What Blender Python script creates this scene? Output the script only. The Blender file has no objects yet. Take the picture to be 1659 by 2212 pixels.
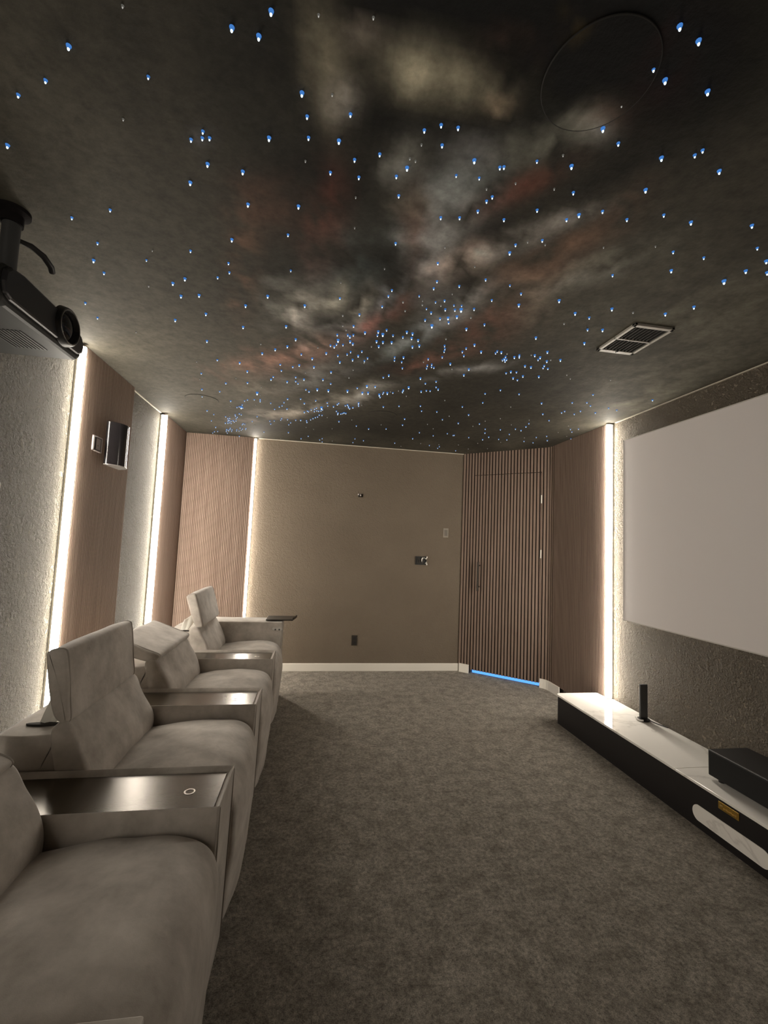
import bpy, bmesh, math, random
from mathutils import Vector, Matrix, noise
random.seed(7)
S = bpy.context.scene
C = S.collection

# ------------------------------------------------------------------ camera
F_PX, IW, IH = 940.0, 1659.0, 2212.0
YAW, PITCH, ROLL = 0.1554, 0.0750, 0.0423
CAM = Vector((1.3814, 0.0, 1.3597))
H = 2.44
FW = Vector((math.sin(YAW)*math.cos(PITCH), math.cos(YAW)*math.cos(PITCH), math.sin(PITCH)))
R0 = Vector((math.cos(YAW), -math.sin(YAW), 0.0))
U0 = R0.cross(FW)
RT = math.cos(ROLL)*R0 + math.sin(ROLL)*U0
UP = -math.sin(ROLL)*R0 + math.cos(ROLL)*U0
cd = bpy.data.cameras.new('camera')
cam = bpy.data.objects.new('camera', cd)
C.objects.link(cam)
M = Matrix((RT, UP, -FW)).transposed().to_4x4()
M.translation = CAM
cam.matrix_world = M
cd.sensor_fit = 'VERTICAL'
cd.sensor_height = 36.0
cd.lens = F_PX/IH*36.0
cd.clip_start = 0.02
S.camera = cam

# ------------------------------------------------------------------ light & exposure
S.view_settings.view_transform = 'Standard'
S.view_settings.look = 'None'
S.view_settings.gamma = 1.0
S.view_settings.use_curve_mapping = False
S.view_settings.exposure = 0.0
w = bpy.data.worlds.new('night')
S.world = w
w.use_nodes = True
w.node_tree.nodes['Background'].inputs[0].default_value = (0.0, 0.0, 0.0, 1)
LED_COLOR = (1.0, 0.92, 0.80)
LED_POWER = 80.0          # radiance of the diffusers
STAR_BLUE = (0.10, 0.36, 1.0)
S.cycles.max_bounces = 10
S.cycles.diffuse_bounces = 7
S.cycles.glossy_bounces = 4
S.cycles.sample_clamp_indirect = 6.0


def on_z(px, py, z=H):
    d = FW + (px-IW/2)/F_PX*RT - (py-IH/2)/F_PX*UP
    t = (z-CAM.z)/d.z
    return CAM + t*d


def to_px(P):
    d = Vector(P)-CAM
    k = d.dot(FW)
    if k < 0.05:
        return None
    return (IW/2+F_PX*d.dot(RT)/k, IH/2-F_PX*d.dot(UP)/k)


# ------------------------------------------------------------------ materials
def mat(name, color, rough=0.6, metal=0.0, spec=0.5, sheen=0.0):
    m = bpy.data.materials.new(name)
    m.use_nodes = True
    b = m.node_tree.nodes['Principled BSDF']
    b.inputs['Base Color'].default_value = (*color, 1)
    b.inputs['Roughness'].default_value = rough
    b.inputs['Metallic'].default_value = metal
    b.inputs['Specular IOR Level'].default_value = spec
    b.inputs['Sheen Weight'].default_value = sheen
    return m


def N(m, t, **kw):
    n = m.node_tree.nodes.new(t)
    for k, v in kw.items():
        setattr(n, k, v)
    return n


def L(m, a, b):
    m.node_tree.links.new(a, b)


def bsdf(m):
    return m.node_tree.nodes['Principled BSDF']


def coords(m, scale=(1, 1, 1)):
    g = N(m, 'ShaderNodeNewGeometry')
    mp = N(m, 'ShaderNodeMapping')
    mp.inputs['Scale'].default_value = scale
    L(m, g.outputs['Position'], mp.inputs['Vector'])
    return mp.outputs['Vector']


def noise_tex(m, vec, scale, detail=3, rough=0.55):
    n = N(m, 'ShaderNodeTexNoise')
    n.inputs['Scale'].default_value = scale
    n.inputs['Detail'].default_value = detail
    n.inputs['Roughness'].default_value = rough
    L(m, vec, n.inputs['Vector'])
    return n.outputs['Fac']


def ramp(m, fac, stops):
    r = N(m, 'ShaderNodeValToRGB')
    el = r.color_ramp.elements
    el[0].position, el[0].color = stops[0][0], (*stops[0][1], 1)
    el[1].position, el[1].color = stops[-1][0], (*stops[-1][1], 1)
    for p, c in stops[1:-1]:
        e = el.new(p)
        e.color = (*c, 1)
    L(m, fac, r.inputs['Fac'])
    return r.outputs['Color']


def bump(m, h, strength, dist, prev=None):
    b = N(m, 'ShaderNodeBump')
    b.inputs['Strength'].default_value = strength
    b.inputs['Distance'].default_value = dist
    L(m, h, b.inputs['Height'])
    if prev is not None:
        L(m, prev, b.inputs['Normal'])
    return b.outputs['Normal']


def math_node(m, op, a, b):
    n = N(m, 'ShaderNodeMath', operation=op)
    for i, x in enumerate((a, b)):
        if isinstance(x, (int, float)):
            n.inputs[i].default_value = x
        else:
            L(m, x, n.inputs[i])
    return n.outputs[0]


def emis(name, color, strength, sample=True):
    m = bpy.data.materials.new(name)
    m.use_nodes = True
    nt = m.node_tree
    nt.nodes.remove(nt.nodes['Principled BSDF'])
    e = N(m, 'ShaderNodeEmission')
    e.inputs[0].default_value = (*color, 1)
    e.inputs[1].default_value = strength
    L(m, e.outputs[0], nt.nodes['Material Output'].inputs[0])
    if not sample:
        m.cycles.emission_sampling = 'NONE'
    return m


def stucco(name, c0, c1, strength, dist):
    m = mat(name, c0, 0.75, spec=0.25)
    v = coords(m)
    a = noise_tex(m, v, 75, 4, 0.65)
    big = noise_tex(m, v, 30, 2, 0.5)
    hgt = math_node(m, 'ADD', a, math_node(m, 'MULTIPLY', big, 0.7))
    hh = N(m, 'ShaderNodeMapRange')
    hh.inputs[1].default_value = 0.68
    hh.inputs[2].default_value = 1.02
    L(m, hgt, hh.inputs[0])
    L(m, bump(m, hh.outputs[0], strength, dist), bsdf(m).inputs['Normal'])
    L(m, ramp(m, noise_tex(m, v, 2.2, 4), [(0.3, c0), (0.7, c1)]), bsdf(m).inputs['Base Color'])
    return m


M_STUCCO = stucco('taupe_stucco', (0.178, 0.160, 0.122), (0.208, 0.188, 0.145), 1.0, 0.034)
M_STUCCOR = stucco('brown_stucco', (0.245, 0.208, 0.160), (0.285, 0.242, 0.188), 1.0, 0.026)
M_WALL = stucco('taupe_wall_paint', (0.172, 0.138, 0.103), (0.192, 0.156, 0.117), 0.6, 0.007)


def wood(name, c0, c1, c2):
    m = mat(name, c0, 0.75, spec=0.12)
    v = coords(m, (30, 30, 0.6))
    n1 = noise_tex(m, v, 3.0, 6, 0.65)
    L(m, ramp(m, n1, [(0.3, c0), (0.5, c1), (0.72, c2)]), bsdf(m).inputs['Base Color'])
    v2 = coords(m, (220, 220, 6))
    L(m, bump(m, noise_tex(m, v2, 1.0, 3), 0.25, 0.001), bsdf(m).inputs['Normal'])
    return m


M_WOOD = wood('walnut_slats', (0.168, 0.118, 0.092), (0.215, 0.156, 0.124), (0.265, 0.198, 0.160))
M_WOODG = wood('walnut_grooves', (0.075, 0.050, 0.038), (0.105, 0.072, 0.056), (0.13, 0.092, 0.072))
M_FELT = mat('black_felt', (0.012, 0.010, 0.010), 0.95, spec=0.1)
M_WHITE = mat('white_trim_paint', (0.86, 0.82, 0.74), 0.45)
M_BEAD = mat('pale_caulk_bead', (0.62, 0.57, 0.48), 0.6)


def velvet(name, k=1.0):
    m = mat(name, (0.3, 0.27, 0.23), 0.9, spec=0.15, sheen=0.35)
    bsdf(m).inputs['Sheen Roughness'].default_value = 0.45
    v = coords(m)
    a = noise_tex(m, v, 9, 5, 0.6)
    col = ramp(m, a, [(0.30, (0.33*k, 0.295*k, 0.258*k)), (0.5, (0.44*k, 0.398*k, 0.352*k)), (0.70, (0.55*k, 0.50*k, 0.448*k))])
    L(m, col, bsdf(m).inputs['Base Color'])
    n1 = bump(m, noise_tex(m, v, 420, 2), 0.25, 0.0012)
    n2 = bump(m, noise_tex(m, v, 14, 3), 0.25, 0.012, n1)
    L(m, n2, bsdf(m).inputs['Normal'])
    return m


M_VELVET = velvet('taupe_velvet')
M_PIPING = mat('taupe_piping', (0.30, 0.265, 0.23), 0.85, sheen=0.3)
M_LINING = mat('white_lining', (0.78, 0.76, 0.70), 0.8)
M_SLOTSHADE = mat('slot_shade', (0.03, 0.026, 0.022), 0.9)
M_TRAY = mat('bronze_tray', (0.075, 0.059, 0.040), 0.23, metal=0.35)
L(M_TRAY, bump(M_TRAY, noise_tex(M_TRAY, coords(M_TRAY, (6, 60, 60)), 6, 3), 0.03, 0.002), bsdf(M_TRAY).inputs['Normal'])
M_CHROME = mat('brushed_chrome', (0.75, 0.73, 0.70), 0.25, metal=1.0)
M_HINGE = mat('satin_nickel_hinge', (0.72, 0.69, 0.64), 0.5, metal=0.2)
M_BLACK = mat('black_lacquer', (0.012, 0.010, 0.010), 0.5, spec=0.3)
M_BLACKP = mat('black_plastic', (0.018, 0.017, 0.017), 0.42)
M_GREYP = mat('dark_grey_plastic', (0.050, 0.050, 0.050), 0.45)
M_PROJ = mat('charcoal_projector_shell', (0.024, 0.024, 0.022), 0.5, spec=0.25)
M_PROJD = mat('projector_front_panel', (0.018, 0.018, 0.019), 0.30)
M_GLASS = mat('lens_glass', (0.004, 0.004, 0.006), 0.06)
M_BRASS = mat('gold_badge', (0.55, 0.36, 0.09), 0.32, metal=1.0)
M_SCREEN = mat('projection_fabric', (0.78, 0.74, 0.73), 0.85, spec=0.15)
M_SCRIM = mat('screen_edge', (0.55, 0.52, 0.48), 0.6)
M_BRONZE = mat('dark_bronze_metal', (0.03, 0.024, 0.018), 0.4, metal=0.5)
M_PLATE = mat('brown_plate', (0.25, 0.215, 0.17), 0.4)
M_PLATED = mat('dark_brown_plate', (0.030, 0.024, 0.018), 0.5)

M_MARBLE = mat('white_marble', (0.78, 0.75, 0.70), 0.07, spec=0.5)
_v = coords(M_MARBLE)
_n = N(M_MARBLE, 'ShaderNodeTexNoise')
_n.inputs['Scale'].default_value = 1.1
_n.inputs['Detail'].default_value = 8
_n.inputs['Distortion'].default_value = 2.2
L(M_MARBLE, _v, _n.inputs['Vector'])
L(M_MARBLE, ramp(M_MARBLE, _n.outputs['Fac'], [(0.40, (0.86, 0.83, 0.78)), (0.482, (0.84, 0.81, 0.76)), (0.50, (0.70, 0.67, 0.625)), (0.515, (0.84, 0.81, 0.76)), (0.6, (0.86, 0.83, 0.78))]), bsdf(M_MARBLE).inputs['Base Color'])

M_CARPET = mat('greige_carpet', (0.2, 0.18, 0.15), 1.0, spec=0.05, sheen=0.25)
_v = coords(M_CARPET)
_f = noise_tex(M_CARPET, _v, 230, 4, 0.8)
_g = noise_tex(M_CARPET, _v, 62, 4, 0.7)
_sum = math_node(M_CARPET, 'ADD', math_node(M_CARPET, 'MULTIPLY', _f, 0.55), math_node(M_CARPET, 'MULTIPLY', _g, 0.45))
_c1 = ramp(M_CARPET, _sum, [(0.37, (0.09, 0.078, 0.060)), (0.5, (0.40, 0.360, 0.300)), (0.62, (0.72, 0.66, 0.57))])
_c2 = ramp(M_CARPET, noise_tex(M_CARPET, _v, 13, 6, 0.72), [(0.38, (0.62, 0.60, 0.57)), (0.60, (1.1, 1.1, 1.1))])
_mx = N(M_CARPET, 'ShaderNodeMix', data_type='RGBA', blend_type='MULTIPLY')
_mx.inputs[0].default_value = 1.0
L(M_CARPET, _c1, _mx.inputs[6])
L(M_CARPET, _c2, _mx.inputs[7])
L(M_CARPET, _mx.outputs[2], bsdf(M_CARPET).inputs['Base Color'])
_b1 = bump(M_CARPET, _sum, 1.0, 0.02)
_b2 = bump(M_CARPET, noise_tex(M_CARPET, _v, 13, 4, 0.6), 0.6, 0.02, _b1)
L(M_CARPET, _b2, bsdf(M_CARPET).inputs['Normal'])

M_LED = [emis('led_diffuser_front', LED_COLOR, LED_POWER*1.25), emis('led_diffuser_back', LED_COLOR, LED_POWER*1.5), emis('led_diffuser_side', LED_COLOR, LED_POWER*0.55)]
M_LEDB = [emis('dim_led_diffuser', LED_COLOR, LED_POWER*0.70)]*3
M_ALU = mat('aluminium_channel', (0.7, 0.68, 0.64), 0.4, metal=1.0)
M_GAPGLOW = emis('blue_gap_glow', (0.10, 0.34, 1.0), 1.6)

M_CEIL = mat('painted_night_sky', (0.05, 0.05, 0.05), 0.8, spec=0.2)
_a = N(M_CEIL, 'ShaderNodeAttribute', attribute_name='mural')
_v = coords(M_CEIL)
_mx = N(M_CEIL, 'ShaderNodeMix', data_type='RGBA', blend_type='MULTIPLY')
_mx.inputs[0].default_value = 1.0
L(M_CEIL, _a.outputs['Color'], _mx.inputs[6])
L(M_CEIL, ramp(M_CEIL, noise_tex(M_CEIL, _v, 26, 5, 0.65), [(0.3, (0.72, 0.72, 0.72)), (0.7, (1.25, 1.25, 1.25))]), _mx.inputs[7])
L(M_CEIL, _mx.outputs[2], bsdf(M_CEIL).inputs['Base Color'])
_b1 = bump(M_CEIL, noise_tex(M_CEIL, _v, 40, 4, 0.6), 0.5, 0.004)
L(M_CEIL, _b1, bsdf(M_CEIL).inputs['Normal'])


# ------------------------------------------------------------------ mesh helpers
def obj(name, bm, m, parent=None, smooth=False, bevel=0.0):
    me = bpy.data.meshes.new(name)
    bmesh.ops.recalc_face_normals(bm, faces=bm.faces[:])
    bm.to_mesh(me)
    bm.free()
    ms = m if isinstance(m, (list, tuple)) else [m]
    for x in ms:
        me.materials.append(x)
    if smooth:
        for p in me.polygons:
            p.use_smooth = True
        me.set_sharp_from_angle(angle=math.radians(52))
    o = bpy.data.objects.new(name, me)
    C.objects.link(o)
    if parent is not None:
        o.parent = parent
    if bevel:
        b = o.modifiers.new('bevel', 'BEVEL')
        b.width = bevel
        b.segments = 2
        b.limit_method = 'ANGLE'
        b.angle_limit = math.radians(40)
    return o


def tag(o, label, cat, group=None):
    o['label'] = label
    o['category'] = cat
    if group:
        o['group'] = group
    return o


def thing(name, label, cat, loc, rz=0.0, group=None):
    o = bpy.data.objects.new(name, None)
    o.empty_display_size = 0.1
    C.objects.link(o)
    o.location = loc
    o.rotation_euler = (0, 0, rz)
    return tag(o, label, cat, group)


def struct(o):
    o['kind'] = 'structure'
    return o


def box(bm, lo, hi, mi=0):
    x0, y0, z0 = lo
    x1, y1, z1 = hi
    v = [bm.verts.new(p) for p in ((x0, y0, z0), (x1, y0, z0), (x1, y1, z0), (x0, y1, z0), (x0, y0, z1), (x1, y0, z1), (x1, y1, z1), (x0, y1, z1))]
    for f in ((0, 3, 2, 1), (4, 5, 6, 7), (0, 1, 5, 4), (1, 2, 6, 5), (2, 3, 7, 6), (3, 0, 4, 7)):
        fc = bm.faces.new([v[i] for i in f])
        fc.material_index = mi
    return v


def BOX(lo, hi):
    bm = bmesh.new()
    box(bm, lo, hi)
    return bm


def prism(bm, pts, a0, a1, axis=2, mi=0):
    """closed 2-D outline extruded along an axis (pts are the two other axes in xyz order)"""
    def P(p, a):
        q = list(p)
        q.insert(axis, a)
        return q
    lo = [bm.verts.new(P(p, a0)) for p in pts]
    hi = [bm.verts.new(P(p, a1)) for p in pts]
    n = len(pts)
    fs = [bm.faces.new(lo[::-1]), bm.faces.new(hi)]
    for i in range(n):
        fs.append(bm.faces.new((lo[i], lo[(i+1) % n], hi[(i+1) % n], hi[i])))
    for f in fs:
        f.material_index = mi


def tube(bm, pts, r, seg=10, caps=True):
    pts = [Vector(p) for p in pts]
    rings = []
    up = Vector((0.31, 0.52, 0.79)).normalized()
    for i, p in enumerate(pts):
        t = (pts[min(i+1, len(pts)-1)]-pts[max(i-1, 0)]).normalized()
        a = t.cross(up).normalized()
        b = t.cross(a)
        rr = r[i] if isinstance(r, (list, tuple)) else r
        rings.append([bm.verts.new(p+rr*(math.cos(2*math.pi*k/seg)*a+math.sin(2*math.pi*k/seg)*b)) for k in range(seg)])
    for i in range(len(rings)-1):
        for k in range(seg):
            bm.faces.new((rings[i][k], rings[i][(k+1) % seg], rings[i+1][(k+1) % seg], rings[i+1][k]))
    if caps:
        bm.faces.new(rings[0][::-1])
        bm.faces.new(rings[-1])


def lathe(bm, prof, origin, axis, seg=32, mi=0):
    """prof: list of (radius, height along axis)"""
    ax = Vector(axis).normalized()
    a = ax.orthogonal().normalized()
    b = ax.cross(a)
    o = Vector(origin)
    rings = []
    for r, h in prof:
        if r < 1e-6:
            rings.append([bm.verts.new(o+ax*h)])
        else:
            rings.append([bm.verts.new(o+ax*h+r*(math.cos(2*math.pi*k/seg)*a+math.sin(2*math.pi*k/seg)*b)) for k in range(seg)])
    for i in range(len(rings)-1):
        A, B = rings[i], rings[i+1]
        for k in range(seg):
            q = [A[k % len(A)], A[(k+1) % len(A)], B[(k+1) % len(B)], B[k % len(B)]]
            u = []
            for x in q:
                if x not in u:
                    u.append(x)
            if len(u) > 2:
                f = bm.faces.new(u)
                f.material_index = mi


def catmull(pts, n=6):
    out = []
    m = len(pts)
    for i in range(m):
        p0, p1, p2, p3 = (Vector(pts[(i+k-1) % m]) for k in range(4))
        for j in range(n):
            t = j/n
            out.append(0.5*((2*p1)+(-p0+p2)*t+(2*p0-5*p1+4*p2-p3)*t*t+(-p0+3*p1-3*p2+p3)*t**3))
    return out


def pillow(prof, y0, y1, rnd, crown=0.0, n=5, ny=14, wob=0.0, seed=0.0):
    """(x, z) outline lofted along y, edges rounded by rnd, bulging by crown half way"""
    pr = catmull(prof, n)
    m = len(pr)
    area = sum(pr[i].x*pr[(i+1) % m].y-pr[(i+1) % m].x*pr[i].y for i in range(m))
    sgn = 1 if area > 0 else -1
    nor = []
    for i in range(m):
        t = pr[(i+1) % m]-pr[(i-1) % m]
        nn = Vector((t.y, -t.x))*sgn
        nor.append(nn.normalized() if nn.length else nn)
    bm = bmesh.new()
    half = (y1-y0)/2
    mid = (y1+y0)/2
    st = []
    for k in range(6):
        a = k/5*math.pi/2
        st.append((-half+rnd*(1-math.cos(a)) if k else -half, rnd*(1-math.sin(a))))
    for k in range(1, ny):
        st.append((-half+rnd+(2*half-2*rnd)*k/ny, 0.0))
    st += [(-a, b) for a, b in st[5::-1]]
    rings = []
    for y, ins in st:
        c = crown*(1-min(1, abs(y)/half)**2.2)
        ring = []
        for p, nn in zip(pr, nor):
            q = p+nn*(c-ins)
            d = wob*noise.noise(Vector((q.x*9, (y+seed)*9, q.y*9))) if wob else 0
            q = q+nn*d
            ring.append(bm.verts.new((q.x, mid+y, q.y)))
        rings.append(ring)
    for i in range(len(rings)-1):
        for k in range(m):
            bm.faces.new((rings[i][k], rings[i][(k+1) % m], rings[i+1][(k+1) % m], rings[i+1][k]))
    for ring in (rings[0], rings[-1]):
        cx = sum((v.co for v in ring), Vector())/m
        cv = bm.verts.new(cx)
        for k in range(m):
            bm.faces.new((ring[k], ring[(k+1) % m], cv))
    return bm, pr, nor


# ------------------------------------------------------------------ room shell
XL, XR, YF, YB = -0.02, 3.775, 4.756, -1.7
CH0 = Vector((3.027, 4.741))            # slat face of the cut corner
TH = math.radians(41)
CDIR = Vector((math.cos(TH), -math.sin(TH)))
CNOR = Vector((math.sin(TH), math.cos(TH)))      # outward, behind the slats

struct(obj('floor', BOX((XL-0.1, YB-0.1, -0.1), (XR+0.2, YF+0.6, 0.0)), M_CARPET))
struct(obj('wall_left', BOX((XL-0.1, YB-0.1, 0), (XL, YF+0.1, H)), M_STUCCO))
struct(obj('wall_far', BOX((XL-0.1, YF, 0), (3.06, YF+0.1, H)), M_WALL))
struct(obj('wall_right', BOX((XR, YB-0.1, 0), (XR+0.1, 4.2, H)), M_STUCCOR))
struct(obj('wall_back', BOX((XL-0.1, YB-0.1, 0), (XR+0.1, YB, H)), M_WALL))

PITCH_S, SLAT_W = 0.034, 0.0215
DOOR_S0, DOOR_S1 = 4*PITCH_S-0.004, 0.004+25*PITCH_S+SLAT_W*0.5
ARC_R = 0.12


def path_at(s):
    """position and heading along the slat face from the far corner, round the bend, to the right wall"""
    s_arc = DOOR_S1+0.02
    if s <= s_arc:
        return CH0+CDIR*s, TH
    p = CH0+CDIR*s_arc
    la = ARC_R*(math.pi/2-TH)
    a = TH+min(s-s_arc, la)/ARC_R
    q = Vector((p.x+ARC_R*(math.sin(a)-math.sin(TH)), p.y-ARC_R*(math.cos(TH)-math.cos(a))))
    if s > s_arc+la:
        q = q+Vector((0, -1))*(s-s_arc-la)
    return q, a


# wall in the cut corner, with the doorway left open
bm = bmesh.new()
def chamfer_slab(bm, s0, s1, z0, z1, d0=0.03, d1=0.13):
    pts = []
    ss = [s0+(s1-s0)*i/8 for i in range(9)]
    for s in ss:
        p, a = path_at(s)
        n = Vector((math.sin(a), math.cos(a)))
        pts.append(p+n*d0)
    for s in ss[::-1]:
        p, a = path_at(s)
        n = Vector((math.sin(a), math.cos(a)))
        pts.append(p+n*d1)
    prism(bm, [(p.x, p.y) for p in pts], z0, z1)
chamfer_slab(bm, -0.02, DOOR_S0, 0, H)
chamfer_slab(bm, DOOR_S1, DOOR_S1+0.22, 0, H)
chamfer_slab(bm, DOOR_S0, DOOR_S1, 2.19, H)
struct(obj('wall_corner', bm, M_WALL))
# room behind the door: dark back wall of the passage
bm = bmesh.new()
pA = CH0+CDIR*(DOOR_S0-0.3)+CNOR*0.55
pB = CH0+CDIR*(DOOR_S1+0.3)+CNOR*0.55
prism(bm, [(pA.x, pA.y), (pB.x, pB.y), (pB.x+0.05, pB.y+0.05), (pA.x+0.05, pA.y+0.05)], 0, H)
struct(obj('wall_passage', bm, M_WALL))

# ---- ceiling with its painted night sky (vertex colours hold the mural plus painted glow and shade)
# cx, cy, rx, ry, angle (deg, photo sense), rgb change
BLOBS = [
    (1480, 690, 230, 120, -10, (.022, .021, .016)), (1400, 860, 120, 60, 0, (.03, .028, .022)),  # wide pale patches: lamp glow painted into the right-hand sky
    # pale cloud
    (705, 130, 45, 120, -8, (.10, .09, .065)), (745, 215, 32, 38, 0, (.13, .12, .11)), (795, 75, 45, 30, 0, (.07, .06, .05)),
    (960, 160, 110, 55, 10, (.24, .22, .16)), (925, 85, 60, 35, 0, (.03, .028, .022)), (1075, 215, 26, 18, 0, (.26, .20, .14)), (1235, 42, 36, 30, 0, (.12, .09, .04)),
    (1190, 295, 110, 38, -22, (.12, .12, .10)), (1290, 280, 40, 30, 0, (.12, .12, .11)), (880, 340, 30, 55, 25, (.10, .10, .09)), (1030, 325, 60, 36, 0, (.10, .10, .10)),
    (985, 430, 65, 65, -30, (.12, .13, .13)), (950, 520, 42, 90, 8, (.15, .15, .15)), (1035, 385, 50, 32, 0, (.08, .09, .09)),
    (1085, 535, 90, 20, -24, (.22, .21, .20)), (1000, 575, 60, 30, -30, (.14, .11, .09)), (1230, 468, 75, 14, -20, (.16, .15, .14)), (1150, 505, 60, 18, -22, (.12, .11, .10)),
    (1330, 560, 120, 26, -20, (.06, .06, .05)), (1290, 600, 90, 16, -18, (.07, .07, .065)), (1160, 640, 40, 50, 0, (.06, .05, .04)),
    (660, 655, 40, 18, 15, (.15, .14, .12)), (655, 690, 18, 55, -15, (.14, .13, .12)), (735, 640, 14, 36, 30, (.18, .17, .14)), (785, 660, 16, 42, 28, (.15, .14, .12)),
    (690, 645, 60, 40, 0, (.06, .06, .055)), (620, 640, 60, 50, 0, (.035, .035, .03)), (745, 715, 44, 26, -20, (.12, .12, .12)), (845, 640, 18, 40, 30, (.13, .13, .14)),
    (990, 665, 52, 26, -20, (.12, .12, .12)), (930, 705, 60, 16, -24, (.10, .11, .12)), (1020, 640, 70, 30, -20, (.06, .06, .06)), (870, 740, 70, 18, -22, (.07, .08, .08)),
    (690, 800, 80, 30, -8, (.05, .05, .05)), (740, 860, 100, 12, -12, (.08, .075, .065)), (640, 890, 100, 10, -10, (.08, .07, .06)), (800, 850, 60, 10, -25, (.08, .08, .08)),
    (1000, 805, 70, 8, -12, (.07, .07, .07)), (1060, 795, 60, 7, -14, (.05, .05, .05)), (600, 640, 30, 60, 0, (.02, .02, .02)), (770, 560, 90, 70, 0, (.015, .02, .02)),
    (440, 300, 22, 20, 0, (.03, .03, .035)), (900, 440, 40, 30, 0, (.05, .045, .035)), (870, 520, 26, 40, 0, (.07, .08, .08)), (560, 840, 60, 20, 0, (.03, .025, .02)),
    # rust red
    (705, 470, 42, 95, 8, (.12, .028, .018)), (535, 560, 26, 95, 4, (.10, .045, .025)), (585, 440, 80, 60, 0, (.045, .014, .008)), (898, 490, 28, 75, 8, (.12, .042, .022)),
    (1125, 400, 105, 22, -27, (.19, .05, .032)), (1060, 440, 60, 28, -30, (.08, .025, .02)), (1250, 520, 120, 30, -24, (.11, .055, .035)), (1170, 580, 85, 40, -16, (.12, .05, .030)),
    (1340, 440, 70, 20, -30, (.09, .045, .030)), (1310, 255, 45, 30, 0, (.06, .022, .014)), (1440, 130, 60, 110, 14, (.022, .004, .004)), (1100, 90, 60, 46, 0, (.085, .05, .04)),
    (1070, 690, 80, 40, -22, (.10, .032, .022)), (820, 692, 70, 16, -28, (.22, .07, .055)), (760, 720, 40, 16, -25, (.14, .05, .04)), (600, 775, 95, 26, -10, (.17, .075, .052)),
    (690, 755, 50, 14, -12, (.13, .06, .045)), (990, 760, 80, 16, -16, (.10, .036, .026)), (910, 780, 60, 16, -12, (.07, .03, .022)), (1000, 560, 70, 22, -24, (.12, .06, .045)),
]
DARK = [(1080, -20, 760, 220, 0, .78), (1500, 120, 260, 240, 0, .6), (760, 480, 420, 300, 0, .45), (900, 150, 520, 220, 0, .5), (1330, 150, 320, 200, 0, .75), (830, 40, 90, 80, 0, .7), (850, 260, 170, 45, -10, .6), (1090, 270, 130, 60, -15, .6), (1320, 380, 130, 28, -24, .45),  # black sky; the wide top entry also paints in the unlit ceiling
        (620, 600, 110, 60, 0, .35), (820, 580, 120, 60, 0, .5), (700, 710, 60, 36, 0, .45), (1060, 500, 60, 30, -25, .55), (960, 625, 60, 26, -24, .55), (830, 790, 90, 30, -14, .45),
        (1100, 850, 320, 90, -4, .5), (600, 930, 300, 40, 4, .35), (560, 150, 140, 150, 0, .25), (680, 360, 120, 60, 0, .4), (760, 430, 90, 60, 0, .35), (900, 930, 400, 40, 3, .4)]


def gauss(b, px, py):
    a = math.radians(b[4])
    dx, dy = px-b[0], py-b[1]
    u = (dx*math.cos(a)+dy*math.sin(a))/b[2]
    v = (-dx*math.sin(a)+dy*math.cos(a))/b[3]
    q = u*u+v*v
    return math.exp(-q) if q < 9 else 0.0


def mural(x, y):
    n1 = noise.fractal(Vector((x*3.2, y*2.2, 0.3)), 1.0, 2.0, 5)
    n2 = noise.fractal(Vector((x*7.5+n1, y*5.5, 4.1)), 0.9, 2.0, 5)
    base = [0.080, 0.073, 0.056]
    px = to_px((x, y, H))
    if px is None or not (-150 < px[0] < 1800 and -200 < px[1] < 1100):
        return (0.03, 0.026, 0.022)
    wx = px[0]+26*n2
    wy = px[1]+16*n1
    d = 1.0
    for b in DARK:
        d *= 1-min(0.95, 1.25*b[5])*gauss(b, wx, wy)
    c = [k*d*(1+0.25*n1) for k in base]
    for b in BLOBS:
        g = gauss(b, wx, wy)
        if g > 0.003:
            red = b[5][0] > 2.0*b[5][2]
            g *= max(0.1, 1+1.7*n2)*(0.62 if red else 1.45)
            for i in range(3):
                c[i] += g*b[5][i]
    return tuple(max(0.006, min(0.6, k)) for k in c)


def mural_mesh(name, bm):
    me = bpy.data.meshes.new(name)
    bm.to_mesh(me)
    bm.free()
    ca = me.color_attributes.new('mural', 'FLOAT_COLOR', 'POINT')
    for v in me.vertices:
        ca.data[v.index].color = (*mural(v.co.x, v.co.y), 1)
    me.materials.append(M_CEIL)
    return me


bm = bmesh.new()
xs = [XL-0.1+(XR+0.25-XL)*i/165 for i in range(166)]
ys = [YB-0.1+1.6*i/8 for i in range(8)]+[-0.2+5.5*i/230 for i in range(231)]
rows = [[bm.verts.new((x, y, H)) for x in xs] for y in ys]
for j in range(len(ys)-1):
    for i in range(len(xs)-1):
        bm.faces.new((rows[j][i], rows[j+1][i], rows[j+1][i+1], rows[j][i+1]))
o = bpy.data.objects.new('ceiling', mural_mesh('ceiling', bm))
C.objects.link(o)
struct(o)

# ---- baseboards and the caulk bead under the ceiling
struct(obj('baseboard_far', BOX((0.72, YF-0.016, 0), (3.03, YF, 0.082)), M_WHITE, bevel=0.004))
bm = bmesh.new()
chamfer_slab(bm, 0.012, DOOR_S0-0.006, 0, 0.09, -0.010, 0.0)
struct(obj('baseboard_corner', bm, M_WHITE))
bm = bmesh.new()
chamfer_slab(bm, DOOR_S1+0.006, DOOR_S1+0.30, 0, 0.09, -0.010, 0.0)
struct(obj('baseboard_right', bm, M_WHITE))
bm = bmesh.new()
box(bm, (XL, 3.405, H-0.006), (XL+0.010, 4.03, H))
box(bm, (XL, YB, H-0.006), (XL+0.010, 2.645, H))
struct(obj('trim_1', bm, M_BEAD))
struct(obj('trim_2', BOX((0.74, YF-0.010, H-0.006), (3.03, YF, H)), M_BEAD))
struct(obj('trim_3', BOX((XR-0.012, YB, H-0.006), (XR, 3.17, H)), M_BEAD))


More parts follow.
